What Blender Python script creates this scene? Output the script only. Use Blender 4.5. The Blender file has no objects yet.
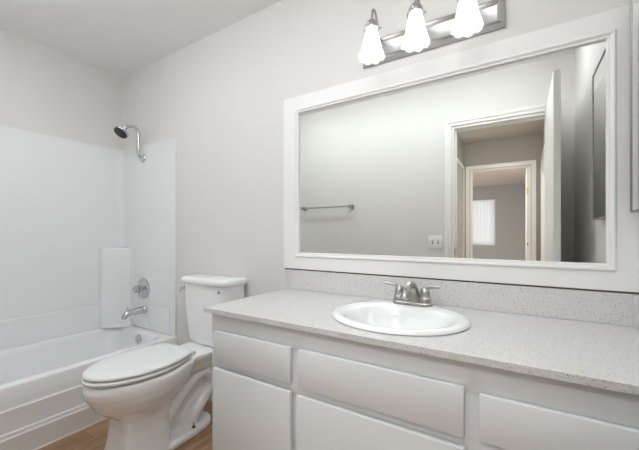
import bpy, bmesh, math, random
from math import sin, cos, pi, radians, sqrt
from mathutils import Vector, Matrix

# ------------------------------------------------------------------ camera, world, exposure
scene = bpy.context.scene
C = bpy.context.collection
cam_data = bpy.data.cameras.new('camera')
cam = bpy.data.objects.new('camera', cam_data)
C.objects.link(cam)
cam.location = (2.852, -1.45, 1.11)
cam.rotation_euler = (radians(90), 0, math.atan(200.5 / 324))
cam_data.sensor_width = 36
cam_data.lens = 324 / 639 * 36
cam_data.shift_y = 9 / 639
cam_data.shift_x = -1 / 639
cam_data.clip_start = 0.01
scene.camera = cam

world = bpy.data.worlds.new('daylight')
scene.world = world
world.use_nodes = True
wb = world.node_tree.nodes['Background']
wb.inputs['Color'].default_value = (0.86, 0.92, 1.0, 1)
wb.inputs['Strength'].default_value = 3.6

scene.view_settings.view_transform = 'Standard'
scene.view_settings.look = 'None'
scene.view_settings.gamma = 1
scene.view_settings.exposure = 0.0
SHADE_E = .36      # vanity lamp glass
BULB_E = 5.0      # vanity lamp bulbs
BATH_FILL_E = 9.4      # added fill strip above the bathroom, out of view
HALL_FILL_E = 66.0  # added fill light in the passage, unseen
BED_FILL_E = 560.0  # added fill light in the bedroom, unseen
scene.cycles.max_bounces = 14
scene.cycles.diffuse_bounces = 10
scene.cycles.glossy_bounces = 6
scene.cycles.transmission_bounces = 8
scene.cycles.transparent_max_bounces = 12
scene.cycles.sample_clamp_indirect = 8
scene.cycles.use_denoising = True

# ------------------------------------------------------------------ materials
def mat(name, col, rough=0.5, metal=0.0, bump=0.0, bscale=60.0, var=0.0, coat=0.0, bdist=0.002):
    m = bpy.data.materials.new(name); m.use_nodes = True
    nt = m.node_tree; b = nt.nodes['Principled BSDF']
    b.inputs['Base Color'].default_value = (*col, 1)
    b.inputs['Roughness'].default_value = rough
    b.inputs['Metallic'].default_value = metal
    b.inputs['Coat Weight'].default_value = coat
    tc = nt.nodes.new('ShaderNodeTexCoord')
    n = nt.nodes.new('ShaderNodeTexNoise'); n.inputs['Scale'].default_value = bscale
    n.inputs['Detail'].default_value = 3
    nt.links.new(tc.outputs['Object'], n.inputs['Vector'])
    if bump:
        bp = nt.nodes.new('ShaderNodeBump'); bp.inputs['Strength'].default_value = bump
        bp.inputs['Distance'].default_value = bdist
        nt.links.new(n.outputs['Fac'], bp.inputs['Height'])
        nt.links.new(bp.outputs['Normal'], b.inputs['Normal'])
    if var:
        n2 = nt.nodes.new('ShaderNodeTexNoise'); n2.inputs['Scale'].default_value = 3
        nt.links.new(tc.outputs['Object'], n2.inputs['Vector'])
        cr = nt.nodes.new('ShaderNodeValToRGB')
        cr.color_ramp.elements[0].position = .3; cr.color_ramp.elements[1].position = .7
        cr.color_ramp.elements[0].color = (*[c * (1 - var) for c in col], 1)
        cr.color_ramp.elements[1].color = (*col, 1)
        nt.links.new(n2.outputs['Fac'], cr.inputs['Fac'])
        nt.links.new(cr.outputs['Color'], b.inputs['Base Color'])
    return m

M = {}
M['wall'] = mat('off_white_orange_peel_paint', (.735, .722, .70), .62, bump=.35, bscale=130, var=.02)
M['ceiling'] = mat('ceiling_paint', (.86, .86, .85), .8, bump=.25, bscale=110, var=.02)
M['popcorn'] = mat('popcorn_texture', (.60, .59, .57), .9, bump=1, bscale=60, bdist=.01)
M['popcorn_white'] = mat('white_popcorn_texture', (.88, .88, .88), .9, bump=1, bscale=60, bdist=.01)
M['greywall'] = mat('grey_beige_paint', (.40, .37, .335), .7, bump=.2, bscale=130)
M['bedwall'] = mat('grey_paint', (.40, .405, .41), .7, bump=.2, bscale=130)
M['trim'] = mat('white_semi_gloss_trim', (.84, .835, .82), .3, bump=.06, bscale=20)
M['frame'] = mat('white_painted_frame', (.84, .837, .825), .38, bump=.1, bscale=30)
M['cabinet'] = mat('brushed_white_cabinet_paint', (.735, .755, .765), .42, bump=.35, bscale=45, bdist=.0015)
M['fiberglass'] = mat('gloss_white_fiberglass', (.82, .83, .835), .13, bump=.12, bscale=9, bdist=.004)
M['porcelain'] = mat('white_porcelain', (.86, .87, .875), .13, coat=.3)
M['seat'] = mat('white_plastic_seat', (.80, .81, .815), .22)
M['chrome'] = mat('chrome', (.60, .60, .61), .1, 1)
M['nickel'] = mat('brushed_nickel', (.43, .41, .39), .3, 1, bump=.05, bscale=200)
M['lampnickel'] = mat('satin_nickel', (.50, .49, .485), .33, 1)
M['brass'] = mat('tarnished_brass', (.25, .16, .06), .4, 1)
M['hinge'] = mat('polished_brass', (.7, .52, .2), .3, 1)
M['black'] = mat('black_rubber', (.02, .02, .02), .5)
M['darkmetal'] = mat('dark_steel', (.30, .29, .28), .4, .8)
M['plastic'] = mat('white_plastic', (.82, .81, .78), .35)
M['blue'] = mat('blue_print', (.10, .25, .40), .4)
M['greyprint'] = mat('grey_print', (.45, .47, .50), .4)
M['caulk'] = mat('white_caulk', (.82, .82, .80), .5)
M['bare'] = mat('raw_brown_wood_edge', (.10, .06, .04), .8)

def mirror_mat(name, col):
    m = bpy.data.materials.new(name); m.use_nodes = True
    b = m.node_tree.nodes['Principled BSDF']
    b.inputs['Base Color'].default_value = (*col, 1)
    b.inputs['Metallic'].default_value = 1; b.inputs['Roughness'].default_value = 0.0
    return m
M['mirror'] = mirror_mat('silvered_glass', (.86, .875, .845))
M['mirror2'] = mirror_mat('silvered_cabinet_glass', (.87, .885, .87))

def glass_mat():
    m = bpy.data.materials.new('window_glass'); m.use_nodes = True
    nt = m.node_tree; nt.nodes.clear()
    o = nt.nodes.new('ShaderNodeOutputMaterial'); mx = nt.nodes.new('ShaderNodeMixShader')
    t = nt.nodes.new('ShaderNodeBsdfTransparent'); g = nt.nodes.new('ShaderNodeBsdfGlossy')
    g.inputs['Roughness'].default_value = .02
    mx.inputs[0].default_value = .06
    nt.links.new(t.outputs[0], mx.inputs[1]); nt.links.new(g.outputs[0], mx.inputs[2])
    nt.links.new(mx.outputs[0], o.inputs[0]); return m
M['glass'] = glass_mat()

def slat_mat():
    m = bpy.data.materials.new('translucent_vinyl_slat'); m.use_nodes = True
    nt = m.node_tree; nt.nodes.clear()
    o = nt.nodes.new('ShaderNodeOutputMaterial'); mx = nt.nodes.new('ShaderNodeMixShader')
    t = nt.nodes.new('ShaderNodeBsdfTranslucent'); g = nt.nodes.new('ShaderNodeBsdfDiffuse')
    t.inputs['Color'].default_value = (.85, .85, .86, 1); g.inputs['Color'].default_value = (.8, .8, .8, 1)
    mx.inputs[0].default_value = .5
    nt.links.new(t.outputs[0], mx.inputs[1]); nt.links.new(g.outputs[0], mx.inputs[2])
    nt.links.new(mx.outputs[0], o.inputs[0]); return m
M['slat'] = slat_mat()

def shade_mat():
    m = bpy.data.materials.new('lit_frosted_fluted_glass'); m.use_nodes = True
    nt = m.node_tree; nt.nodes.clear()
    o = nt.nodes.new('ShaderNodeOutputMaterial')
    tr = nt.nodes.new('ShaderNodeBsdfTransparent'); tl = nt.nodes.new('ShaderNodeBsdfTranslucent')
    gl = nt.nodes.new('ShaderNodeBsdfGlossy'); gl.inputs['Roughness'].default_value = .2
    em = nt.nodes.new('ShaderNodeEmission'); em.inputs['Strength'].default_value = SHADE_E
    em.inputs['Color'].default_value = (1, 1, .99, 1)
    m1 = nt.nodes.new('ShaderNodeMixShader'); m1.inputs[0].default_value = .6
    nt.links.new(tr.outputs[0], m1.inputs[1]); nt.links.new(tl.outputs[0], m1.inputs[2])
    m2 = nt.nodes.new('ShaderNodeMixShader'); m2.inputs[0].default_value = .1
    nt.links.new(m1.outputs[0], m2.inputs[1]); nt.links.new(gl.outputs[0], m2.inputs[2])
    ad = nt.nodes.new('ShaderNodeAddShader')
    nt.links.new(m2.outputs[0], ad.inputs[0]); nt.links.new(em.outputs[0], ad.inputs[1])
    nt.links.new(ad.outputs[0], o.inputs[0]); return m
M['shade'] = shade_mat()
def emit_mat(name, col, s):
    m = bpy.data.materials.new(name); m.use_nodes = True
    nt = m.node_tree; nt.nodes.clear()
    o = nt.nodes.new('ShaderNodeOutputMaterial'); e = nt.nodes.new('ShaderNodeEmission')
    e.inputs['Color'].default_value = (*col, 1); e.inputs['Strength'].default_value = s
    nt.links.new(e.outputs[0], o.inputs[0]); return m
M['tube'] = emit_mat('bath_fill_glow', (.965, 1, 1.035), BATH_FILL_E)  # glow of the added bathroom fill strip
M['dome'] = emit_mat('passage_fill_glow', (1, 1, .99), HALL_FILL_E)  # glow of the fill dome added in the passage
M['dome2'] = emit_mat('bedroom_fill_glow', (1, .98, .96), BED_FILL_E)  # glow of the fill dome added in the bedroom
M['bulb'] = emit_mat('glowing_bulb', (1, .99, .97), BULB_E)

def quartz():
    m = bpy.data.materials.new('speckled_white_quartz'); m.use_nodes = True
    nt = m.node_tree; b = nt.nodes['Principled BSDF']; b.inputs['Roughness'].default_value = .3
    b.inputs['Coat Weight'].default_value = .7; b.inputs['Coat Roughness'].default_value = .25
    tc = nt.nodes.new('ShaderNodeTexCoord')
    def layer(scale, rand_lo, dist, col, prev):
        v = nt.nodes.new('ShaderNodeTexVoronoi'); v.inputs['Scale'].default_value = scale
        nt.links.new(tc.outputs['Object'], v.inputs['Vector'])
        a = nt.nodes.new('ShaderNodeMath'); a.operation = 'LESS_THAN'; a.inputs[1].default_value = dist
        nt.links.new(v.outputs['Distance'], a.inputs[0])
        s = nt.nodes.new('ShaderNodeSeparateColor'); nt.links.new(v.outputs['Color'], s.inputs[0])
        g = nt.nodes.new('ShaderNodeMath'); g.operation = 'GREATER_THAN'; g.inputs[1].default_value = rand_lo
        nt.links.new(s.outputs[0], g.inputs[0])
        mu = nt.nodes.new('ShaderNodeMath'); mu.operation = 'MULTIPLY'
        nt.links.new(a.outputs[0], mu.inputs[0]); nt.links.new(g.outputs[0], mu.inputs[1])
        mx = nt.nodes.new('ShaderNodeMix'); mx.data_type = 'RGBA'
        nt.links.new(mu.outputs[0], mx.inputs[0])
        if isinstance(prev, tuple): mx.inputs[6].default_value = (*prev, 1)
        else: nt.links.new(prev, mx.inputs[6])
        mx.inputs[7].default_value = (*col, 1)
        return mx.outputs[2]
    c = layer(480, .5, .45, (.57, .565, .56), (.67, .665, .66))
    c = layer(300, .72, .42, (.74, .74, .74), c)
    c = layer(330, .82, .36, (.33, .32, .31), c)
    c = layer(160, .86, .24, (.16, .145, .13), c)
    nt.links.new(c, b.inputs['Base Color']); return m
M['quartz'] = quartz()

def vinyl():
    m = bpy.data.materials.new('oak_vinyl_plank'); m.use_nodes = True
    nt = m.node_tree; b = nt.nodes['Principled BSDF']; b.inputs['Roughness'].default_value = .4
    tc = nt.nodes.new('ShaderNodeTexCoord')
    mp = nt.nodes.new('ShaderNodeMapping'); mp.inputs['Rotation'].default_value = (0, 0, pi / 2)
    nt.links.new(tc.outputs['Object'], mp.inputs['Vector'])
    br = nt.nodes.new('ShaderNodeTexBrick')
    br.inputs['Scale'].default_value = 1; br.inputs['Brick Width'].default_value = 1.2
    br.inputs['Row Height'].default_value = .178; br.inputs['Mortar Size'].default_value = .0012
    br.inputs['Color1'].default_value = (.36, .215, .12, 1); br.inputs['Color2'].default_value = (.45, .28, .165, 1)
    br.inputs['Mortar'].default_value = (.12, .075, .05, 1)
    nt.links.new(mp.outputs[0], br.inputs['Vector'])
    m2 = nt.nodes.new('ShaderNodeMapping'); m2.inputs['Scale'].default_value = (28, 2.2, 1)
    nt.links.new(tc.outputs['Object'], m2.inputs['Vector'])
    n = nt.nodes.new('ShaderNodeTexNoise'); n.inputs['Scale'].default_value = 1.6; n.inputs['Detail'].default_value = 6
    n.inputs['Distortion'].default_value = .8
    nt.links.new(m2.outputs[0], n.inputs['Vector'])
    cr = nt.nodes.new('ShaderNodeValToRGB')
    cr.color_ramp.elements[0].position = .35; cr.color_ramp.elements[0].color = (.62, .60, .58, 1)
    cr.color_ramp.elements[1].position = .65; cr.color_ramp.elements[1].color = (1.12, 1.12, 1.12, 1)
    nt.links.new(n.outputs['Fac'], cr.inputs['Fac'])
    mx = nt.nodes.new('ShaderNodeMix'); mx.data_type = 'RGBA'; mx.blend_type = 'MULTIPLY'; mx.inputs[0].default_value = 1
    nt.links.new(br.outputs['Color'], mx.inputs[6]); nt.links.new(cr.outputs['Color'], mx.inputs[7])
    nt.links.new(mx.outputs[2], b.inputs['Base Color']); return m
M['vinyl'] = vinyl()

# ------------------------------------------------------------------ helpers
def new():
    return bmesh.new()

def box(bm, x0, x1, y0, y1, z0, z1, bev=0.0, seg=2):
    lo = Vector((min(x0, x1), min(y0, y1), min(z0, z1))); hi = Vector((max(x0, x1), max(y0, y1), max(z0, z1)))
    vs = [bm.verts.new((hi.x if i & 1 else lo.x, hi.y if i & 2 else lo.y, hi.z if i & 4 else lo.z)) for i in range(8)]
    fs = [(0, 2, 3, 1), (4, 5, 7, 6), (0, 1, 5, 4), (2, 6, 7, 3), (0, 4, 6, 2), (1, 3, 7, 5)]
    faces = [bm.faces.new([vs[i] for i in f]) for f in fs]
    if bev:
        es = list({e for f in faces for e in f.edges})
        bmesh.ops.bevel(bm, geom=es, offset=bev, segments=seg, affect='EDGES', profile=.5)
    return bm

def loft(bm, rings, cap0=True, cap1=True, closed=False):
    """rings: list of equal-length loops of points"""
    R = [[bm.verts.new(p) for p in r] for r in rings]
    n = len(R[0])
    pairs = list(zip(R, R[1:])) + ([(R[-1], R[0])] if closed else [])
    for a, b in pairs:
        for i in range(n):
            j = (i + 1) % n
            bm.faces.new((a[i], a[j], b[j], b[i]))
    if not closed:
        if cap0: bm.faces.new(list(reversed(R[0])))
        if cap1: bm.faces.new(R[-1])
    return R

def basis(d):
    d = Vector(d).normalized()
    u = d.orthogonal().normalized()
    return u, d.cross(u)

def tube(bm, pts, rad, n=16, ry=None):
    """tube through pts; rad a number or list; parallel transport frame"""
    pts = [Vector(p) for p in pts]
    if not isinstance(rad, (list, tuple)): rad = [rad] * len(pts)
    u = None; rings = []
    for i, p in enumerate(pts):
        d = (pts[min(i + 1, len(pts) - 1)] - pts[max(i - 1, 0)]).normalized()
        if u is None: u, v = basis(d)
        else:
            u = (u - d * u.dot(d)).normalized(); v = d.cross(u)
        rings.append([p + (u * cos(2 * pi * k / n) + v * sin(2 * pi * k / n)) * rad[i] for k in range(n)])
    loft(bm, rings)
    return bm

def spline(pts, k=6):
    """catmull-rom through pts"""
    P = [Vector(p) for p in pts]; P = [P[0] * 2 - P[1]] + P + [P[-1] * 2 - P[-2]]
    out = []
    for i in range(1, len(P) - 2):
        for s in range(k):
            t = s / k
            out.append(.5 * ((2 * P[i]) + (-P[i - 1] + P[i + 1]) * t + (2 * P[i - 1] - 5 * P[i] + 4 * P[i + 1] - P[i + 2]) * t * t
                             + (-P[i - 1] + 3 * P[i] - 3 * P[i + 1] + P[i + 2]) * t ** 3))
    out.append(P[-2]); return out

def lathe(bm, prof, origin=(0, 0, 0), axis=(0, 0, 1), n=32, flute=None, cap0=True, cap1=True):
    """prof: (radius, height along axis)"""
    o = Vector(origin); a = Vector(axis).normalized(); u, v = basis(a)
    rings = []
    for j, (r, h) in enumerate(prof):
        ring = []
        for k in range(n):
            t = 2 * pi * k / n
            rr = max(r, 1e-4) * (1 if flute is None else flute(t, j / (len(prof) - 1)))
            ring.append(o + a * h + (u * cos(t) + v * sin(t)) * rr)
        rings.append(ring)
    loft(bm, rings, cap0, cap1)
    return bm

def extrude_poly(bm, poly, a, b, plane='xz'):
    """poly in plane, extruded along the third axis from a to b"""
    def P(p, h):
        return {'xz': (p[0], h, p[1]), 'xy': (p[0], p[1], h), 'yz': (h, p[0], p[1])}[plane]
    loft(bm, [[P(p, a) for p in poly], [P(p, b) for p in poly]])
    return bm

def obj(name, bm, material, parent=None, smooth=None):
    bmesh.ops.recalc_face_normals(bm, faces=bm.faces[:])
    me = bpy.data.meshes.new(name); bm.to_mesh(me); bm.free()
    me.materials.append(M[material])
    o = bpy.data.objects.new(name, me); C.objects.link(o)
    if smooth:
        me.shade_smooth()
        try: me.set_sharp_from_angle(angle=radians(smooth))
        except Exception: pass
    if parent is not None:
        o.parent = parent
        o.matrix_parent_inverse = Matrix.Translation(-Vector(parent.location))
    return o

def thing(name, label, cat, loc=(0, 0, 0), group=None):
    o = bpy.data.objects.new(name, None); C.objects.link(o)
    o.location = loc; o['label'] = label; o['category'] = cat
    o.empty_display_size = .05
    if group: o['group'] = group
    return o

def tag(o, label, cat, group=None):
    o['label'] = label; o['category'] = cat
    if group: o['group'] = group
    return o

def struct(name, bm, m, label=None, parent=None, smooth=None, cat=None):
    o = obj(name, bm, m, parent, smooth)
    if parent is None: o['kind'] = 'structure'
    if label: o['label'] = label
    if cat: o['category'] = cat
    return o

# ------------------------------------------------------------------ the rooms
W, D, H = 3.184, 1.55, 2.437          # bathroom
T = .11                               # wall thickness
HY0, HY1 = -(D + T), -3.72            # hall
HX0, HX1 = 2.14, 3.085
BY0, BY1 = HY1 - T, -8.6              # bedroom
BX0, BX1 = -.9, 2.95 + .02
DX0, DX1, DH = 2.345, 3.035, 2.035    # bathroom doorway
EX0, EX1 = 2.222, 2.965               # bedroom doorway

struct('floor', box(new(), -.12, W + .12, -D - .001, .12, -.08, 0), 'vinyl', 'light brown oak look plank floor', cat='floor')
struct('floor', box(new(), BX0 - .1, W + .5, BY1 - .2, -D - .001, -.08, -.0005), 'vinyl', 'plank floor of the passage and bedroom beyond the doorway', cat='floor')
struct('ceiling', box(new(), -.12, W + .12, -D - T, .12, H, H + .1), 'ceiling', 'smooth white bathroom ceiling', cat='ceiling')
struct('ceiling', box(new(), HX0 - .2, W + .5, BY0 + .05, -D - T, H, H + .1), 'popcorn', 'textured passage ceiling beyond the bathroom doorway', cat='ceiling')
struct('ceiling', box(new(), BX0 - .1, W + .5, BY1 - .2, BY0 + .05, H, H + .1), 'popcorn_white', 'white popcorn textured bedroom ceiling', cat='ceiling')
struct('wall_back', box(new(), -.12, W + .12, 0, .12, -.08, H + .001), 'wall', 'off white wall behind the mirror and toilet', cat='wall')
struct('wall_left', box(new(), -.12, 0, -D - T, 0, -.08, H + .001), 'wall', 'off white wall above the tub surround', cat='wall')
struct('wall_right', box(new(), W, W + .12, -D - T, 0, -.08, H + .001), 'wall', 'off white wall beside the vanity', cat='wall')
b = new()
box(b, 0, DX0, -D - T, -D, 0, H); box(b, DX1, W, -D - T, -D, 0, H); box(b, DX0, DX1, -D - T, -D, DH, H)
struct('wall_front', b, 'wall', 'off white wall around the bathroom doorway', cat='wall')
# passage
struct('wall_hall_left', box(new(), HX0 - .1, HX0, HY1, HY0, 0, H), 'greywall', 'grey beige passage wall left of the bedroom doorway', cat='wall')
struct('wall_hall_right', box(new(), HX1, HX1 + .1, HY1, HY0, 0, H), 'greywall', 'grey beige passage wall right of the bedroom doorway', cat='wall')
b = new()
box(b, BX0, EX0, BY0, HY1, 0, H); box(b, EX1, W + .4, BY0, HY1, 0, H); box(b, EX0, EX1, BY0, HY1, DH, H)
struct('wall_hall_end', b, 'greywall', 'grey beige wall around the bedroom doorway', cat='wall')
# bedroom with a window in its far wall
WX0, WX1, WZ0, WZ1 = 1.05, 2.25, .80, 2.06
b = new()
box(b, BX0, WX0, BY1 - .12, BY1, 0, H); box(b, WX1, BX1 + .1, BY1 - .12, BY1, 0, H)
box(b, WX0, WX1, BY1 - .12, BY1, 0, WZ0); box(b, WX0, WX1, BY1 - .12, BY1, WZ1, H)
struct('wall_bedroom_far', b, 'bedwall', 'grey bedroom wall with the window', cat='wall')
struct('wall_bedroom_right', box(new(), BX1, BX1 + .1, BY1, BY0, 0, H), 'bedwall', 'grey bedroom side wall', cat='wall')
struct('wall_bedroom_left', box(new(), BX0 - .1, BX0, BY1, BY0, 0, H), 'bedwall', 'grey bedroom side wall out of sight', cat='wall')

# baseboards
def baseboard(name, x0, x1, y0, y1, m='trim'):
    return struct(name, box(new(), x0, x1, y0, y1, 0, .058, .004), m, 'low white baseboard', smooth=40, cat='baseboard')
baseboard('baseboard_back', .752, 1.775, -.012, 0)
baseboard('baseboard_front', .752, DX0 - .06, -D, -D + .012)
baseboard('baseboard_bedroom', BX0, BX1, BY1, BY1 + .012)
struct('trim_1', box(new(), .7305, .739, -D + .012, -.013, 0, .007, .002), 'caulk', 'white caulk line along the tub foot', cat='trim')

# bathroom doorway: casing, jamb, strike
def casing(name, x0, x1, h, yface, sgn, w=.057, label='white door casing'):
    """three moulded boards round an opening on a wall face at yface, standing out towards sgn"""
    b = new()
    t1, t2 = .012 * sgn, .018 * sgn
    for (a0, a1) in ((x0 - w, x0 - .006), (x1 + .006, x1 + w)):
        box(b, a0, a1, yface, yface + t1, 0, h + .006)
    box(b, x0 - w - .0005, x0 - w * .55, yface, yface + t2, 0, h + w * .55); box(b, x1 + w * .55, x1 + w + .0005, yface, yface + t2, 0, h + w * .55)
    box(b, x0 - w, x1 + w, yface, yface + t1 * .98, h + .006, h + w)
    box(b, x0 - w - .0005, x1 + w + .0005, yface, yface + t2, h + w * .55, h + w + .0005, .001)
    return struct(name, b, 'trim', label, smooth=40, cat='trim')
def jamb(name, x0, x1, h, y0, y1, label, stop_y):
    b = new()
    box(b, x0, x0 + .016, y0, y1, 0, h - .016); box(b, x1 - .016, x1, y0, y1, 0, h - .016); box(b, x0, x1, y0, y1, h - .016, h, .001)
    box(b, x0 + .016, x0 + .027, stop_y, stop_y + .035, 0, h - .027); box(b, x1 - .027, x1 - .016, stop_y, stop_y + .035, 0, h - .027)
    box(b, x0 + .016, x1 - .016, stop_y, stop_y + .035, h - .027, h - .016, .002)
    return struct(name, b, 'trim', label, smooth=40, cat='trim')
casing('trim_2', DX0, DX1, DH, -D, 1, label='white casing on the bathroom side of the doorway')
casing('trim_3', DX0, DX1, DH, -D - T, -1, label='white casing on the passage side of the doorway')
jm = jamb('trim_4', DX0, DX1, DH, -D - T + .001, -D - .001, 'white jamb lining the bathroom doorway', -D - T + .03)
struct('strike_plate', box(new(), DX0 + .0155, DX0 + .018, -D - .05, -D - .012, .93, .99, .0005), 'darkmetal', parent=jm)
casing('trim_5', EX0, EX1, DH, HY1, 1, label='white casing round the bedroom doorway')
jamb('trim_6', EX0, EX1, DH, BY0 + .001, HY1 - .001, 'white jamb lining the bedroom doorway', HY1 - .05)
# overhead ball catches in the bathroom doorway head
b = new(); 
for q in (2.545, 2.605): lathe(b, [(.006, 0), (.006, -.008), (.003, -.012)], (q, -D - .085, DH - .016), n=12)
box(b, 2.545, 2.605, -D - .088, -D - .082, DH - .02, DH - .016)
struct('head_stop', b, 'nickel', parent=jm)

# bathroom door leaf, open against the right wall
def door_leaf(name, x0, x1, y0, y1, h, label):
    return struct(name, box(new(), x0, x1, y0, y1, .012, h, .0025), 'trim', label, smooth=40, cat='door')
d1 = door_leaf('door_1', 3.006, 3.041, -D + .0, -.795, 2.03, 'white flush bathroom door standing open beside the right wall')
b = new()
for s, xx in ((-1, 3.006), (1, 3.041)):
    if s == -1: continue
    lathe(b, [(.03, 0), (.03, .006), (.012, .010), (.012, .02), (.022, .026), (.027, .036), (.024, .046), (.010, .052)], (xx, -.86, .90), (s, 0, 0), 24)
struct('door_knob', b, 'nickel', parent=d1, smooth=40)
b = new()
for z in (.25, 1.05, 1.80): lathe(b, [(.006, 0), (.006, .09)], (3.049, -D + .021, z), n=12)
struct('hinge', b, 'nickel', parent=d1, smooth=40)
# bedroom door leaf, folded back into the bedroom
d2 = door_leaf('door_2', EX1 - .052, EX1 - .018, BY0 - .72, BY0 - .004, 2.02, 'white bedroom door standing open, brass hinge on its edge')
for z in (1.70, .22):
    b = new(); box(b, EX1 - .049, EX1 - .022, BY0 - .006, BY0 - .0015, z - .045, z + .045); lathe(b, [(.006, -.045), (.006, .045)], (EX1 - .0175, BY0 + .003, z), n=10)
    struct('hinge', b, 'hinge', parent=d2, smooth=40)
struct('latch_bolt', box(new(), EX1 - .040, EX1 - .028, BY0 - .0045, BY0 + .003, .955, .985, .001), 'black', parent=d2)
# closed closet door on the passage's left wall, open frame on the right
def side_casing(name, xface, sgn, y0, y1, h, label):
    b = new(); w = .057
    for a0, a1 in ((y0 - w, y0), (y1, y1 + w)): box(b, xface, xface + .016 * sgn, a0, a1, 0, h)
    box(b, xface, xface + .016 * sgn, y0 - w, y1 + w, h, h + w, .001)
    return struct(name, b, 'trim', label, smooth=40, cat='trim')
side_casing('trim_7', HX0, 1, -3.60, -2.78, DH, 'white casing on the passage left wall')
d3 = struct('door_3', box(new(), HX0 + .0005, HX0 + .010, -3.60, -2.78, .01, DH, .001), 'greywall', 'closed grey door in the passage left wall', cat='door')
side_casing('trim_8', HX1, -1, -3.55, -2.75, DH, 'white casing on the passage right wall')
d4 = struct('door_4', box(new(), HX1 - .010, HX1 - .0005, -3.55, -2.75, .01, DH, .001), 'trim', 'closed white door in the passage right wall', cat='door')

# window and vertical blind in the bedroom
b = new()
fw_ = .04
for q in ((WX0, WX0 + fw_, WZ0, WZ1), (WX1 - fw_, WX1, WZ0, WZ1), (WX0, WX1, WZ0, WZ0 + fw_), (WX0, WX1, WZ1 - fw_, WZ1), ((WX0 + WX1) / 2 - .02, (WX0 + WX1) / 2 + .02, WZ0, WZ1)):
    box(b, q[0], q[1], BY1 - .10, BY1 - .06, q[2], q[3], .003)
w1 = struct('window_1', b, 'trim', 'white framed bedroom window behind the blind', cat='window')
struct('window_glass', box(new(), WX0 + .02, WX1 - .02, BY1 - .083, BY1 - .079, WZ0 + .02, WZ1 - .02), 'glass', parent=w1)
vb = thing('vertical_blind', 'white vertical slat blind over the bright bedroom window', 'blind', (1.65, BY1 + .05, WZ1))
obj('head_rail', box(new(), WX0 + .005, WX1 - .002, BY1 - .035, BY1 - .01, WZ1 - .04, WZ1 - .003, .003), 'plastic', vb)
ns = 14
for i in range(ns):
    xx = WX0 + .05 + (WX1 - WX0 - .10) * i / (ns - 1)
    b = new(); a = radians(14)
    n = 6; r0 = []; r1 = []
    for k in range(n + 1):
        s = (k / n - .5); px = xx + s * .098 * cos(a); py = BY1 - .022 + s * .098 * sin(a) * .6 + .004 * cos(pi * s)
        r0.append((px, py)); r1.append((px, py - .0012))
    extrude_poly(b, r0 + r1[::-1], WZ0 + .006, WZ1 - .035, 'xy')
    obj('slat', b, 'slat', vb, smooth=60)

# ------------------------------------------------------------------ tub and surround
TX = .742
def rrect(x0, x1, y0, y1, r, z, seg=8):
    pts = []
    for (cx_, cy_, a0) in ((x1 - r, y1 - r, 0), (x0 + r, y1 - r, pi / 2), (x0 + r, y0 + r, pi), (x1 - r, y0 + r, 3 * pi / 2)):
        for k in range(seg + 1):
            a = a0 + pi / 2 * k / seg
            pts.append((cx_ + r * cos(a), cy_ + r * sin(a), z))
    return pts
tub = thing('bathtub', 'white fiberglass alcove bathtub with a stepped apron beside the toilet', 'bathtub', (.38, -.77, 0))
b = new()
g = .003
rings = [rrect(g, .727, -D + g, -g, .004, .10), rrect(g, .729, -D + g, -g, .004, .3695), rrect(g + .0005, .7285, -D + g + .0005, -g - .0005, .004, .370),
         rrect(.045, .668, -1.49, -.06, .09, .370), rrect(.056, .655, -1.475, -.072, .09, .362), rrect(.065, .645, -1.45, -.085, .10, .33),
         rrect(.105, .628, -1.38, -.125, .11, .15), rrect(.13, .60, -1.33, -.16, .11, .09), rrect(.19, .54, -1.25, -.23, .10, .07)]
loft(b, rings)
obj('basin', b, 'fiberglass', tub, smooth=50)
b = new()
prof = [(.700, .3702), (.728, .3702), (.736, .366), (.740, .357), (.738, .268), (.740, .259), (.745, .253), (.736, .150), (.737, .144), (.742, .139), (.7415, .126), (.7425, .121), (.7465, .117), (.730, .003), (.700, .003)]
extrude_poly(b, prof, -D + g, -g, 'xz')
obj('apron', b, 'fiberglass', tub, smooth=35)
b = new(); lathe(b, [(.0, 0), (.036, .0), (.037, .004), (.030, .012), (.012, .014)], (.395, -.090, .315), (0, -1, .08), 28); box(b, .388, .402, -.1095, -.102, .292, .307, .002)
obj('overflow_plate', b, 'chrome', tub, smooth=40)
b = new(); lathe(b, [(.03, 0), (.03, .004), (.01, .007)], (.36, -.30, .07), n=24); obj('drain', b, 'chrome', tub, smooth=40)

sur = thing('tub_surround', 'glossy white tub surround panels lining the alcove', 'shower surround', (.1, -.1, .372))
SX, SZ0, SZ1 = .728, .3725, 1.808
def surround_outline(t, r, seg=8, grow=0):
    pts = [(SX, -.0005), (SX, -t)]
    for k in range(seg + 1):
        a = pi / 2 + pi / 2 * k / seg
        pts.append((t + r + r * cos(a), -t - r + r * sin(a)))
    for k in range(seg + 1):
        a = pi + pi / 2 * k / seg
        pts.append((t + r + r * cos(a), -D + t + r + r * sin(a)))
    pts += [(SX, -D + t), (SX, -D + .0005), (.0005, -D + .0005), (.0005, -.0005)]
    return pts
def strip(path_in, path_out, z0, z1):
    bm = new()
    loft(bm, [[(*p, z0), (*p, z1), (*q, z1), (*q, z0)] for p, q in zip(path_in, path_out)])
    return bm
def u_path(t, r, off, seg=8, x1=SX):
    """inner face line of a U round the alcove; off moves it back towards the walls"""
    t2, r2 = t - off, r + off if False else r
    pts = [(x1, -t2)]
    c_ = t + r; rr = r + off
    for k in range(seg + 1):
        a = pi / 2 + pi / 2 * k / seg; pts.append((c_ + rr * cos(a), -c_ + rr * sin(a)))
    for k in range(seg + 1):
        a = pi + pi / 2 * k / seg; pts.append((c_ + rr * cos(a), -D + c_ + rr * sin(a)))
    return pts + [(x1, -D + t2)]
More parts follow.
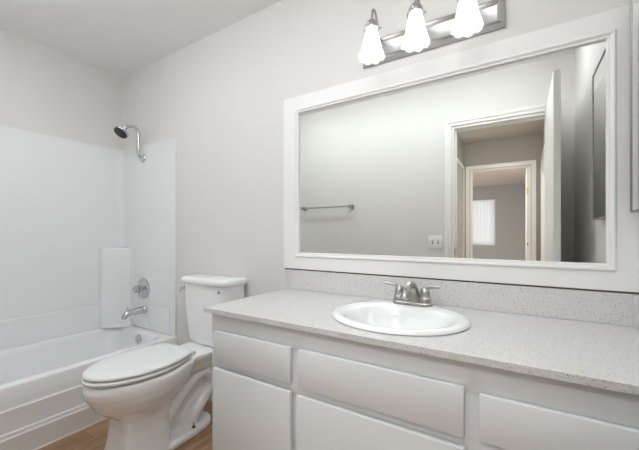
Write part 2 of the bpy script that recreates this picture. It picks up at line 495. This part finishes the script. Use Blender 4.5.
obj('wall_panel', strip(u_path(.012, .055, 0), u_path(.012, .055, .0105), SZ0 - .0015, SZ1), 'fiberglass', sur, smooth=40)
b = strip(u_path(.030, .06, 0, x1=.20), u_path(.030, .06, .0175, x1=.20), SZ0 - .0013, .556)
bmesh.ops.bevel(b, geom=[e for e in b.edges if all(abs(v.co.z - .556) < 1e-4 for v in e.verts)], offset=.008, segments=3, affect='EDGES')
obj('lower_ledge', b, 'fiberglass', sur, smooth=50)
def tower(sy):
    """corner shelf tower, sy=-1 at the back wall, +1 at the front wall"""
    yb = -.0118 if sy < 0 else -D + .0118
    f = lambda x, d: (x, yb + sy * d)
    poly = [f(.010, 0), f(.010, .185), f(.045, .185)]
    poly += [f(.065, .180), f(.185, .060), f(.200, .040), f(.203, 0)]
    b = new(); extrude_poly(b, poly, SZ0 - .0012, 1.0, 'xy')
    bmesh.ops.bevel(b, geom=[e for e in b.edges if all(abs(v.co.z - 1.0) < 1e-4 for v in e.verts)], offset=.007, segments=3, affect='EDGES')
    return b
for s in (-1, 1): obj('corner_shelf', tower(s), 'fiberglass', sur, smooth=30)
b = new(); box(b, .24, .43, -.0160, -.0115, .60, .79, .004, 3); 
obj('valve_panel', b, 'fiberglass', sur, smooth=50)
b = new(); box(b, .40, .665, -.0165, -.0115, .40, .565, .0045, 3)
obj('raised_panel', b, 'fiberglass', sur, smooth=50)

# shower head and arm
sh = thing('shower_head', 'chrome shower head on a curved arm above the tub surround', 'shower head', (.318, -.012, 1.70))
b = new(); lathe(b, [(.0, 0), (.032, 0), (.031, .004), (.022, .010), (.013, .014)], (.318, -.0125, 1.705), (0, -1, 0), 28)
obj('flange', b, 'chrome', sh, smooth=50)
b = new(); tube(b, spline([(.318, -.0275, 1.707), (.318, -.038, 1.718), (.318, -.050, 1.745), (.318, -.052, 1.80), (.318, -.052, 1.87), (.318, -.060, 1.914), (.318, -.084, 1.934), (.318, -.112, 1.932), (.318, -.140, 1.920)], 8), .0125, 16)
obj('arm', b, 'chrome', sh, smooth=60)
hd = Vector((.12, -.62, -.78)).normalized()
b = new(); o0 = Vector((.318, -.136, 1.924))
lathe(b, [(.012, 0), (.015, .004), (.015, .018), (.012, .022), (.017, .03), (.017, .036), (.013, .042), (.022, .054), (.044, .066), (.053, .072), (.054, .080), (.052, .084), (.047, .0845)], o0, hd, 36)
obj('head_shell', b, 'chrome', sh, smooth=40)
b = new(); lathe(b, [(.0465, .080), (.0465, .0862), (.010, .0866), (.010, .0885), (.002, .089)], o0, hd, 36)
fp = obj('face_plate', b, 'black', sh, smooth=40); fp['label'] = 'dark rubber nozzle face'

# tub valve
vx, vz = .332, .685
tv = thing('tub_valve', 'round chrome tub valve with clear lever knob', 'tap', (vx, -.0165, vz))
b = new(); lathe(b, [(.0, 0), (.083, 0), (.083, .003), (.075, .010), (.066, .012), (.063, .009), (.038, .011), (.028, .018), (.022, .020), (.020, .034)], (vx, -.0170, vz), (0, -1, 0), 48)
obj('escutcheon', b, 'chrome', tv, smooth=40)
b = new(); lathe(b, [(.012, .030), (.014, .04), (.024, .046), (.026, .056), (.024, .070), (.016, .076), (.004, .077)], (vx, -.0170, vz), (0, -1, 0), 24, flute=lambda t, s: 1 + .10 * cos(6 * t) * (1 if .2 < s < .9 else 0))
tube(b, [(vx + .01, -.070, vz), (vx - .045, -.076, vz - .006)], [.007, .005], 12)
obj('knob', b, 'chrome', tv, smooth=40)
# tub spout
sx, sz = .348, .52
ts = thing('tub_spout', 'chrome tub spout with a lift diverter below the valve', 'spout', (sx, -.024, sz))
b = new(); lathe(b, [(.0, 0), (.031, 0), (.031, .006), (.026, .012), (.0235, .014)], (sx, -.0245, sz), (0, -1, 0), 28)
obj('flange', b, 'chrome', ts, smooth=50)
b = new(); tube(b, [(sx, -.030, sz), (sx, -.06, sz), (sx, -.10, sz - .001), (sx, -.135, sz - .004), (sx, -.158, sz - .012), (sx, -.170, sz - .028), (sx, -.171, sz - .040)], [.027, .026, .025, .024, .023, .020, .019], 20)
obj('spout_body', b, 'chrome', ts, smooth=50)
b = new(); lathe(b, [(.004, 0), (.004, .018), (.007, .021), (.007, .027), (.003, .030)], (sx, -.148, sz + .012), n=14)
obj('diverter', b, 'chrome', ts, smooth=50)

# ------------------------------------------------------------------ toilet
TC = 1.21
def egg(yf, yb, hw, z, n=64, back=.62, p=2.0, cx=TC):
    """outline: round front at yf, widest at 58 %, back end narrowed to back*hw with rounded corners"""
    L = abs(yf - yb); pts = []
    half = []
    m = n // 2
    s0 = .56
    for i in range(m + 1):
        a = pi * i / m            # 0 front .. pi back
        s = (1 - cos(a)) / 2
        if s <= s0:
            w = (1 - (1 - s / s0) ** p) ** (1 / p)
        else:
            q = (s - s0) / (1 - s0)
            w = 1 - (1 - back) * (q ** 1.7)
            w *= (1 - max(0, (q - .80) / .20) ** 2.6) ** .5 if q < 1 else 0
        half.append((w * hw, yf + (yb - yf) * s))
    for w, y in half: pts.append((cx + w, y, z))
    for w, y in reversed(half[1:-1]): pts.append((cx - w, y, z))
    return pts
toilet = thing('toilet', 'white two piece toilet with elongated closed lid beside the vanity', 'toilet', (TC, -.42, 0))

def sup(cy, hx, hy, z, e=2.6, n=48, cx=TC):
    pts = []
    for k in range(n):
        t = 2 * pi * k / n
        c_, s_ = cos(t), sin(t)
        pts.append((cx + hx * math.copysign(abs(c_) ** (2 / e), c_), cy + hy * math.copysign(abs(s_) ** (2 / e), s_), z))
    return pts
b = new()
# bowl
loft(b, [egg(-.60, -.43, .075, .19), egg(-.635, -.41, .098, .215), egg(-.685, -.38, .125, .25), egg(-.730, -.35, .150, .29), egg(-.757, -.32, .170, .335), egg(-.779, -.29, .181, .375),
         egg(-.784, -.28, .184, .40), egg(-.780, -.275, .183, .418), egg(-.772, -.275, .176, .4285)])
# rear deck under the tank
loft(b, [sup(-.18, .085, .15, .33, 3), sup(-.175, .105, .155, .375, 4), sup(-.17, .125, .152, .41, 5), sup(-.168, .128, .152, .431, 5), sup(-.168, .122, .146, .436, 5)])
# web below the deck
loft(b, [sup(-.30, .022, .14, .02, 4), sup(-.28, .022, .13, .24, 4), sup(-.27, .03, .12, .34, 3), sup(-.26, .075, .14, .38, 3)])
# front pedestal
loft(b, [sup(-.545, .130, .125, .0, 6), sup(-.545, .126, .122, .03, 6), sup(-.54, .112, .115, .10, 6), sup(-.535, .104, .112, .17, 6), sup(-.535, .108, .115, .225, 5), sup(-.53, .124, .135, .27, 4)])
# swoosh rising from the pedestal back to the deck
b2 = spline([(TC, -.50, .21), (TC, -.44, .235), (TC, -.38, .285), (TC, -.32, .345)], 6)
rings = []
for i, p in enumerate(b2):
    d = (b2[min(i + 1, len(b2) - 1)] - b2[max(i - 1, 0)]).normalized(); v = Vector((1, 0, 0)); u = d.cross(v).normalized()
    rings.append([p + v * cos(2 * pi * k / 24) * (.096 + .008 * i / len(b2)) + u * sin(2 * pi * k / 24) * .034 for k in range(24)])
loft(b, rings)
# trapway: up, over and down to the foot
tp = spline([(TC, -.46, .08), (TC, -.42, .14), (TC, -.37, .195), (TC, -.31, .245), (TC, -.255, .285), (TC, -.20, .302), (TC, -.152, .285), (TC, -.130, .235), (TC, -.150, .180), (TC, -.205, .130), (TC, -.255, .08), (TC, -.28, .02)], 8)
rings = []
for i, p in enumerate(tp):
    d = (tp[min(i + 1, len(tp) - 1)] - tp[max(i - 1, 0)]).normalized(); v = Vector((1, 0, 0)); u = d.cross(v).normalized()
    fl = .043 + .014 * max(0, i / len(tp) - .7) / .3
    rings.append([p + v * cos(2 * pi * k / 24) * (.082 if i < len(tp) * .8 else .086) + u * sin(2 * pi * k / 24) * fl for k in range(24)])
loft(b, rings)
# foot plate
loft(b, [sup(-.385, .128, .25, 0, 3.2), sup(-.385, .128, .25, .022, 3.2), sup(-.385, .120, .242, .034, 3.2), sup(-.385, .108, .23, .038, 3.2)])
bowl = obj('bowl', b, 'porcelain', toilet)
md = bowl.modifiers.new('union', 'REMESH'); md.mode = 'VOXEL'; md.voxel_size = .0048; md.use_smooth_shade = True
ms = bowl.modifiers.new('smooth', 'SMOOTH'); ms.factor = .6; ms.iterations = 7
bpy.context.view_layer.update()
me = bpy.data.meshes.new_from_object(bowl.evaluated_get(bpy.context.evaluated_depsgraph_get()))
bowl.modifiers.clear(); bowl.data = me; me.shade_smooth()

LT = -.786
b = new(); loft(b, [egg(LT + .012, -.318, .172, .436), egg(LT + .003, -.315, .180, .4395), egg(LT, -.315, .183, .447), egg(LT + .004, -.315, .181, .4535), egg(LT + .012, -.318, .173, .4555)])
obj('seat', b, 'seat', toilet, smooth=60)
b = new(); loft(b, [egg(LT + .014, -.308, .172, .460, back=.66), egg(LT + .006, -.304, .180, .4625, back=.66), egg(LT + .004, -.302, .182, .4685, back=.66), egg(LT + .008, -.304, .179, .4755, back=.66), egg(LT + .022, -.312, .166, .479, back=.66), egg(LT + .08, -.34, .12, .481, back=.66)])
obj('lid', b, 'seat', toilet, smooth=60)
for s in (-1, 1):
    b = new(); lathe(b, [(.0, -.022), (.013, -.022), (.014, -.018), (.014, .018), (.013, .022), (.0, .022)], (TC + s * .075, -.292, .449), (1, 0, 0), 16)
    obj('seat_hinge', b, 'seat', toilet, smooth=50)

def tank_ring(hwf, hwb, yf, yb, z, r=.045, seg=6, bow=.012):
    """plan outline, wider at the front or back as given, bowed front"""
    pts = []
    for k in range(seg + 1):      # back right
        a = pi / 2 - pi / 2 * k / seg; rr = .015
        pts.append((KC + hwb - rr + rr * cos(a), yb - rr + rr * sin(a), z))
    for k in range(seg + 1):      # front right
        a = 0 - pi / 2 * k / seg
        pts.append((KC + hwf - r + r * cos(a), yf + r + r * sin(a), z))
    for k in range(1, 8):
        t = k / 8; x = (hwf - r) * (1 - 2 * t); pts.append((KC + x, yf - bow * (1 - (x / (hwf - r)) ** 2), z))
    for k in range(seg + 1):
        a = -pi / 2 - pi / 2 * k / seg
        pts.append((KC - hwf + r + r * cos(a), yf + r + r * sin(a), z))
    for k in range(seg + 1):
        a = pi - pi / 2 * k / seg; rr = .015
        pts.append((KC - hwb + rr + rr * cos(a), yb - rr + rr * sin(a), z))
    return pts
KC = TC + .018
b = new()
loft(b, [tank_ring(0.140, 0.155, -0.143, -0.040, .4375), tank_ring(0.162, 0.172, -0.154, -0.030, .445), tank_ring(0.172, 0.182, -0.162, -0.025, .475), tank_ring(0.182, 0.192, -0.168, -0.022, .58),
         tank_ring(0.193, 0.200, -0.173, -0.020, .70), tank_ring(0.198, 0.204, -0.175, -0.020, .806)])
obj('tank', b, 'porcelain', toilet, smooth=50)
b = new()
loft(b, [tank_ring(0.198, 0.204, -0.178, -0.018, .804), tank_ring(0.208, 0.212, -0.186, -0.012, .808), tank_ring(0.212, 0.215, -0.190, -0.010, .819), tank_ring(0.212, 0.215, -0.190, -0.010, .831),
         tank_ring(0.207, 0.211, -0.184, -0.013, .840), tank_ring(0.195, 0.202, -0.172, -0.020, .845), tank_ring(0.150, 0.170, -0.138, -0.050, .8475)])
obj('tank_lid', b, 'porcelain', toilet, smooth=60)
b = new(); lathe(b, [(.012, 0), (.012, .006), (.007, .009), (.006, .018)], (KC - .170, -.170, .775), (-.4, -1, 0), 18)
tube(b, [(KC - .177, -.187, .775), (KC - .183, -.190, .768), (KC - .186, -.190, .752)], [.005, .005, .0045], 10)
fh = obj('flush_lever', b, 'chrome', toilet, smooth=50)
b = new(); lathe(b, [(.0, 0), (.0075, 0), (.0075, .0012), (.0, .0013)], (KC + .150, -.177, .772), (.35, -1, 0), 18)
obj('maker_mark', b, 'blue', toilet)
b = new(); lathe(b, [(.0075, 0), (.0075, .001), (.0058, .0012), (.0058, .0)], (KC + .108, -.1755, .508), (.2, -1, 0), 18)
obj('rating_mark', b, 'greyprint', toilet)
for s in (-1, 1):
    b = new(); lathe(b, [(.011, 0), (.011, .003), (.0065, .0035), (.0065, .009), (.003, .010), (.003, .026), (.0015, .027)], (TC + s * .098, -.292, .0375), n=12)
    obj('closet_bolt', b, 'brass', toilet, smooth=40)

# ------------------------------------------------------------------ vanity
VX0, VX1, FY = 1.765, W - .002, -.545
TOPZ = .808
van = thing('vanity_cabinet', 'white painted vanity cabinet with flat overlay doors and drawer fronts', 'cabinet', (2.47, -.3, 0))
b = new()
box(b, VX0, VX0 + .018, FY + .002, -.003, .0, TOPZ - .019, .001)
box(b, VX1 - .018, VX1, FY + .002, -.003, .09, TOPZ - .019)
box(b, VX0 + .018, VX1 - .018, FY + .02, -.003, .09, .108)
box(b, VX0 + .018, VX1 - .018, -.012, -.003, .09, TOPZ - .019)
box(b, VX0 + .018, VX1 - .018, FY + .075, FY + .09, 0, .09)
# face frame
box(b, VX0, VX1, FY, FY + .018, .700, TOPZ - .019, .001)
box(b, VX0, VX1, FY, FY + .018, .55, .61, .001)
box(b, VX0, VX1, FY, FY + .018, .09, .12, .001)
for a0, a1 in ((VX0, VX0 + .03), (2.165, 2.227), (2.715, 2.778), (VX1 - .03, VX1)):
    box(b, a0, a1, FY + .0003, FY + .0177, .09, TOPZ - .020, .001)
obj('carcass', b, 'cabinet', van, smooth=30)
def front(name, x0, x1, z0, z1, tilt=0):
    b = new(); box(b, x0, x1, FY - .019, FY - .0008, z0, z1, .0025, 2)
    if tilt:
        for v in b.verts: v.co.y -= tilt * (v.co.z - z0) / (z1 - z0)
    return obj(name, b, 'cabinet', van, smooth=40)
front('drawer', 1.797, 2.179, .597, .720)
front('drawer', 2.212, 2.729, .593, .721)
front('drawer', 2.764, 3.155, .597, .713)
front('door', 1.795, 2.181, .10, .570, .003)
front('door', 2.208, 2.731, .10, .567, .0015)
front('door', 2.764, 3.158, .10, .567)

# worktop with an oval cutout
KX0, KX1, KY0 = 1.744, W - .0015, -.572
SC = (2.470, -.300); SA, SB = .243, .222
wt = thing('vanity_countertop', 'speckled white quartz countertop with backsplash over the vanity', 'countertop', (2.47, -.29, TOPZ - .019))
def cut_top(bm, x0, x1, y0, y1, z0, z1, c_, a, bb, n=96):
    ang = [2 * pi * k / n for k in range(n)]
    for (px, py) in ((x0, y0), (x0, y1), (x1, y0), (x1, y1)):
        t = math.atan2(py - c_[1], px - c_[0]) % (2 * pi)
        k = min(range(n), key=lambda i: abs(ang[i] - t)); ang[k] = t
    ins, out = [], []
    for t in ang:
        dx, dy = cos(t), sin(t)
        r = 1 / sqrt((dx / a) ** 2 + (dy / bb) ** 2); ins.append((c_[0] + dx * r, c_[1] + dy * r))
        k = min((((x1 if dx > 0 else x0) - c_[0]) / dx) if abs(dx) > 1e-9 else 1e9, (((y1 if dy > 0 else y0) - c_[1]) / dy) if abs(dy) > 1e-9 else 1e9)
        out.append((c_[0] + dx * k, c_[1] + dy * k))
    R = lambda P, z: [(p[0], p[1], z) for p in P]
    loft(bm, [R(ins, z0), R(ins, z1), R(out, z1), R(out, z0)], closed=True)
b = new(); cut_top(b, KX0, KX1, KY0, -.0015, TOPZ - .018, TOPZ, SC, SA - .02, SB - .02)
es = [e for e in b.edges if all(abs(v.co.z - TOPZ) < 1e-5 for v in e.verts) and (all(abs(v.co.y - KY0) < 1e-4 for v in e.verts) or all(abs(v.co.x - KX0) < 1e-4 for v in e.verts))]
bmesh.ops.bevel(b, geom=es, offset=.002, segments=2, affect='EDGES')
obj('slab', b, 'quartz', wt)
obj('backsplash', box(new(), KX0 - .008, KX1 - .0005, -.021, -.0015, TOPZ + .0003, .9135, .0015), 'quartz', wt)
obj('sidesplash', box(new(), W - .022, W - .0015, KY0 + .01, -.0215, TOPZ + .0003, .9135, .0015), 'quartz', wt)

# sink
sink = thing('sink', 'white oval drop in sink set in the speckled countertop', 'sink', (SC[0], SC[1], TOPZ))
def ell(cx_, cy_, a, bb, z, n=96):
    return [(cx_ + a * cos(2 * pi * k / n), cy_ + bb * sin(2 * pi * k / n), z) for k in range(n)]
cx_, cy_ = SC
iy = -.328
b = new()
loft(b, [ell(cx_, cy_, SA - .004, SB - .004, TOPZ + .0004), ell(cx_, cy_, SA, SB, TOPZ + .004), ell(cx_, cy_, SA - .002, SB - .002, TOPZ + .010), ell(cx_, cy_, SA - .010, SB - .010, TOPZ + .015),
         ell(cx_, cy_ - .004, SA - .025, SB - .022, TOPZ + .016), ell(cx_, iy, SA - .048, SB - .060, TOPZ + .013), ell(cx_, iy, SA - .060, SB - .070, TOPZ + .003), ell(cx_, iy, SA - .074, SB - .082, TOPZ - .025),
         ell(cx_, iy, SA - .095, SB - .10, TOPZ - .075), ell(cx_, iy, SA - .13, SB - .13, TOPZ - .115), ell(cx_, iy, SA - .18, SB - .17, TOPZ - .138), ell(cx_, iy, .022, .022, TOPZ - .145),
         ell(cx_, iy, .022, .022, TOPZ - .152)], cap0=False)
# outer under-bowl shell
loft(b, [ell(cx_, cy_, SA - .03, SB - .03, TOPZ + .0006), ell(cx_, iy + .01, SA - .062, SB - .066, TOPZ - .03), ell(cx_, iy, SA - .085, SB - .09, TOPZ - .085), ell(cx_, iy, SA - .15, SB - .15, TOPZ - .14), ell(cx_, iy, .04, .04, TOPZ - .158)], cap0=False)
obj('basin', b, 'porcelain', sink, smooth=60)
b = new(); lathe(b, [(.0, -.149), (.021, -.149), (.021, -.1435), (.016, -.142), (.014, -.1445), (.0, -.1445)], (cx_, iy, TOPZ), n=24)
obj('drain', b, 'chrome', sink, smooth=40)

# faucet
fx, fy, fz = 2.473, -.128, TOPZ + .0165
fa = thing('faucet', 'brushed nickel two handle faucet with splayed levers on the sink', 'faucet', (fx, fy, fz))
b = new()
loft(b, [rrect(fx - .079, fx + .079, fy - .026, fy + .026, .0255, fz), rrect(fx - .080, fx + .080, fy - .027, fy + .027, .0265, fz + .004), rrect(fx - .078, fx + .078, fy - .025, fy + .025, .0245, fz + .010), rrect(fx - .070, fx + .070, fy - .018, fy + .018, .0175, fz + .014)])
obj('base_plate', b, 'nickel', fa, smooth=50)
b = new(); sp = spline([(fx, fy + .004, fz + .008), (fx, fy + .006, fz + .045), (fx, fy - .006, fz + .074), (fx, fy - .036, fz + .083), (fx, fy - .070, fz + .070), (fx, fy - .092, fz + .050), (fx, fy - .100, fz + .038)], 7)
rad = [.024 - .0115 * min(1, k / (len(sp) * .55)) for k in range(len(sp))]
rings = []
for i, p in enumerate(sp):
    d = (sp[min(i + 1, len(sp) - 1)] - sp[max(i - 1, 0)]).normalized(); v = Vector((1, 0, 0)); u = d.cross(v).normalized(); r = rad[i]
    rings.append([p + v * cos(2 * pi * k / 24) * r * (1.5 - .5 * min(1, i / (len(sp) * .5))) + u * sin(2 * pi * k / 24) * r for k in range(24)])
loft(b, rings); obj('spout', b, 'nickel', fa, smooth=60)
b = new(); tube(b, [(fx, fy + .030, fz + .008), (fx, fy + .030, fz + .055)], .0028, 10); lathe(b, [(.003, .055), (.006, .058), (.006, .066), (.002, .068)], (fx, fy + .030, fz), n=12); obj('lift_rod', b, 'nickel', fa, smooth=50)
for s in (-1, 1):
    hx = fx + s * .052
    b = new(); lathe(b, [(.0235, .008), (.023, .022), (.0215, .032), (.0195, .0335), (.0195, .036), (.0205, .037), (.019, .050), (.0145, .064), (.010, .071), (.003, .074)], (hx, fy, fz), n=28)
    hp = spline([(hx + s * .002, fy + .002, fz + .052), (hx + s * .012, fy - .001, fz + .070), (hx + s * .030, fy - .006, fz + .0775), (hx + s * .048, fy - .012, fz + .0785), (hx + s * .062, fy - .016, fz + .0795)], 5)
    rings = []
    for i, p in enumerate(hp):
        t = i / (len(hp) - 1); w = .0135 - .005 * t; h_ = .010 - .0048 * t
        d = (hp[min(i + 1, len(hp) - 1)] - hp[max(i - 1, 0)]).normalized(); v = Vector((0, 1, 0)); u = d.cross(v).normalized()
        rings.append([p + v * cos(2 * pi * k / 16) * w + u * sin(2 * pi * k / 16) * h_ for k in range(16)])
    loft(b, rings); obj('handle', b, 'nickel', fa, smooth=60)

# ------------------------------------------------------------------ framed wall mirror
GX0, GX1, GZ0, GZ1 = 1.823, 3.098, 1.009, 1.768
OX0, OX1, OZ0, OZ1 = 1.722, W - .001, .9205, 1.860
mir = thing('wall_mirror', 'large wall mirror in a wide white frame over the vanity', 'mirror', (2.45, -.01, 1.38))
def picture_frame(bm, ox0, ox1, oz0, oz1, ix0, ix1, iz0, iz1, y0, y1):
    R = lambda a0, a1, b0, b1, y: [(a0, y, b0), (a1, y, b0), (a1, y, b1), (a0, y, b1)]
    loft(bm, [R(ox0, ox1, oz0, oz1, y0), R(ox0, ox1, oz0, oz1, y1), R(ix0, ix1, iz0, iz1, y1), R(ix0, ix1, iz0, iz1, y0)], closed=True)
b = new(); picture_frame(b, OX0, OX1, OZ0, OZ1, GX0 - .024, GX1 + .024, GZ0 - .024, GZ1 + .024, -.001, -.016)
obj('frame', b, 'frame', mir)
# stepped bead next to the glass, mitred
def bead(bm, prof):
    rings = []
    for (o_, y) in prof:
        rings.append([(GX0 - o_, y, GZ0 - o_), (GX1 + o_, y, GZ0 - o_), (GX1 + o_, y, GZ1 + o_), (GX0 - o_, y, GZ1 + o_)])
    loft(bm, rings, closed=True)
b = new(); bead(b, [(-.001, -.0065), (-.001, -.012), (.001, -.017), (.006, -.0185), (.009, -.018), (.010, -.0205), (.014, -.0235), (.019, -.0235), (.022, -.021), (.0235, -.0165), (.0245, -.0155), (.0245, -.0065)])
obj('bead_moulding', b, 'trim', mir, smooth=25)
obj('glass', box(new(), GX0 - .012, GX1 + .012, -.006, -.002, GZ0 - .012, GZ1 + .012), 'mirror', mir)
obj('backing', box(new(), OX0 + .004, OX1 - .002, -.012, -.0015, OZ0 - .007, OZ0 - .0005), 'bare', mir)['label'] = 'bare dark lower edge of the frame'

# mirrored medicine cabinet on the right wall
mc = thing('medicine_cabinet', 'mirrored medicine cabinet with thin metal frame on the right wall', 'medicine cabinet', (W, -.32, 1.52))
my0, my1, mz0, mz1 = -.595, -.055, 1.178, 1.875
obj('mirror_door', box(new(), 3.149, 3.153, my0 + .004, my1 - .004, mz0 + .004, mz1 - .004), 'mirror2', mc)
b = new()
for q in ((my0, my0 + .006, mz0, mz1), (my1 - .006, my1, mz0, mz1), (my0, my1, mz0, mz0 + .006), (my0, my1, mz1 - .006, mz1)): box(b, 3.146, W - .001, q[0], q[1], q[2], q[3], .001)
obj('frame', b, 'darkmetal', mc)
obj('back_box', box(new(), 3.1535, W - .001, my0 + .006, my1 - .006, mz0 + .006, mz1 - .006), 'plastic', mc)

# ------------------------------------------------------------------ vanity light
vl = thing('vanity_light', 'three lamp brushed nickel vanity light with fluted frosted shades', 'wall light', (2.50, 0, 1.97))
px0, px1, pz0, pz1 = 2.203, 2.801, 1.912, 2.030
b = new()
rings = []
for (i_, y) in ((0, -.001), (0, -.010), (.003, -.014), (.010, -.026), (.016, -.030), (.022, -.026), (.027, -.018), (.030, -.017)):
    rings.append([(px0 + i_, y, pz0 + i_), (px1 - i_, y, pz0 + i_), (px1 - i_, y, pz1 - i_), (px0 + i_, y, pz1 - i_)])
loft(b, rings); obj('back_plate', b, 'lampnickel', vl, smooth=25)
for x in (2.35, 2.65):
    b = new(); lathe(b, [(.005, 0), (.005, .003), (.002, .005)], (x, -.017, 1.965), (0, -1, 0), 12); obj('screw', b, 'lampnickel', vl, smooth=40)
N = 96; FL = 24
for x in (2.297, 2.488, 2.680):
    y0 = -.128
    b = new(); lathe(b, [(.016, 0), (.016, .004), (.009, .010)], (x, -.017, 1.985), (0, -1, 0), 20)
    tube(b, spline([(x, -.020, 1.985), (x, -.040, 1.998), (x, -.062, 2.045), (x, -.078, 2.085), (x, -.100, 2.104), (x, -.121, 2.088), (x, y0, 2.040)], 6), .0055, 14)
    obj('arm', b, 'lampnickel', vl, smooth=60)
    b = new(); lathe(b, [(.004, .052), (.012, .049), (.020, .043), (.026, .033), (.029, .024), (.030, .014), (.034, .011), (.034, .008), (.027, .008)], (x, y0, 1.995), n=36)
    for k in range(3):
        a = 2 * pi * k / 3 + .5; lathe(b, [(.002, 0), (.002, .008), (.005, .009), (.005, .013), (.001, .014)], (x + .029 * cos(a), y0 + .029 * sin(a), 2.011), (cos(a), sin(a), 0), 10)
    obj('socket_cup', b, 'lampnickel', vl, smooth=40)
    prof = [(.026, 2.008), (.0265, 2.000), (.029, 1.986), (.034, 1.962), (.039, 1.938), (.045, 1.914), (.0515, 1.896), (.056, 1.886)]
    flute = lambda t, s: 1 + (.045 * s + .01) * (abs(cos(FL * t / 4)) - .5) * 1.2
    b = new()
    inner = [(r - .003, z) for r, z in reversed(prof)]
    allp = prof + inner
    rings = []
    for (r, z) in allp:
        s = (2.008 - z) / .122
        rings.append([(x + r * cos(2 * pi * k / N) * flute(2 * pi * k / N, s), y0 + r * sin(2 * pi * k / N) * flute(2 * pi * k / N, s), z - (.010 * abs(cos(FL * (2 * pi * k / N) / 6)) if s > .95 else 0)) for k in range(N)])
    loft(b, rings, closed=True)
    shd = obj('lamp_shade', b, 'shade', vl, smooth=50)
    b = new(); lathe(b, [(.001, 1.905), (.012, 1.908), (.022, 1.916), (.028, 1.930), (.028, 1.945), (.022, 1.965), (.014, 1.98), (.013, 2.0), (.001, 2.001)], (x, y0, 0), n=24)
    obj('light_bulb', b, 'bulb', shd, smooth=60)
    shd.name = 'lamp_shade'

# ------------------------------------------------------------------ door wall fittings
tb = thing('towel_bar', 'brushed metal towel bar on the wall facing the mirror', 'towel bar', (1.10, -D, 1.39))
tx0, tx1, tz = .80, 1.385, 1.390
for x in (tx0, tx1):
    b = new(); box(b, x - .021, x + .021, -D + .0005, -D + .010, tz - .021, tz + .021, .002); box(b, x - .011, x + .011, -D + .009, -D + .062, tz - .011, tz + .011, .002)
    box(b, x - .015, x + .015, -D + .050, -D + .068, tz - .015, tz + .015, .002)
    obj('bracket', b, 'nickel', tb, smooth=30)
obj('bar', box(new(), tx0 + .012, tx1 - .012, -D + .052, -D + .066, tz - .007, tz + .007, .0015), 'nickel', tb)
sw = thing('light_switch', 'white two gang toggle switch plate beside the doorway casing', 'light switch', (2.205, -D, 1.04))
obj('cover_plate', box(new(), 2.146, 2.264, -D + .0005, -D + .007, .980, 1.097, .003), 'plastic', sw, smooth=40)
for x in (2.182, 2.228):
    b = new(); box(b, x - .0045, x + .0045, -D + .008, -D + .018, 1.038, 1.050, .0015)
    tg = obj('toggle', b, 'plastic', sw)
    obj('slot', box(new(), x - .007, x + .007, -D + .0065, -D + .0078, 1.022, 1.055), 'darkmetal', tg)

# ------------------------------------------------------------------ added fill lights under the ceilings, out of view
lx0, lx1, ly0, ly1 = .62, 3.0, -1.12, -.88
cl = thing('fill_strip', 'added unseen fill strip over the middle of the bathroom', 'fill light', (1.8, -1.0, H))
obj('housing', box(new(), lx0 + .03, lx1 - .03, ly0 + .03, ly1 - .03, H - .022, H - .0005, .004), 'plastic', cl, smooth=40)
R_ = lambda i_, z: rrect(lx0 + i_, lx1 - i_, ly0 + i_, ly1 - i_, .05, z)
b = new(); loft(b, [R_(.02, H - .0225), R_(0, H - .035), R_(0, H - .055), R_(.03, H - .074), R_(.08, H - .080)])
obj('lens', b, 'tube', cl, smooth=60)
for _, x, y, mm, lab in (('passage', 2.62, -2.35, 'dome', 'added unseen fill dome brightening the passage'), ('bedroom', 1.6, -5.0, 'dome2', 'added unseen fill dome brightening the bedroom')):
    cl = thing('fill_dome', lab, 'fill light', (x, y, H))
    b = new(); lathe(b, [(.17, -.0005), (.17, -.018), (.155, -.022)], (x, y, H), n=40); obj('rim', b, 'nickel', cl, smooth=40)
    b = new(); lathe(b, [(.153, -.022), (.145, -.045), (.115, -.072), (.06, -.088), (.002, -.092)], (x, y, H), n=40); obj('dome', b, mm, cl, smooth=60)
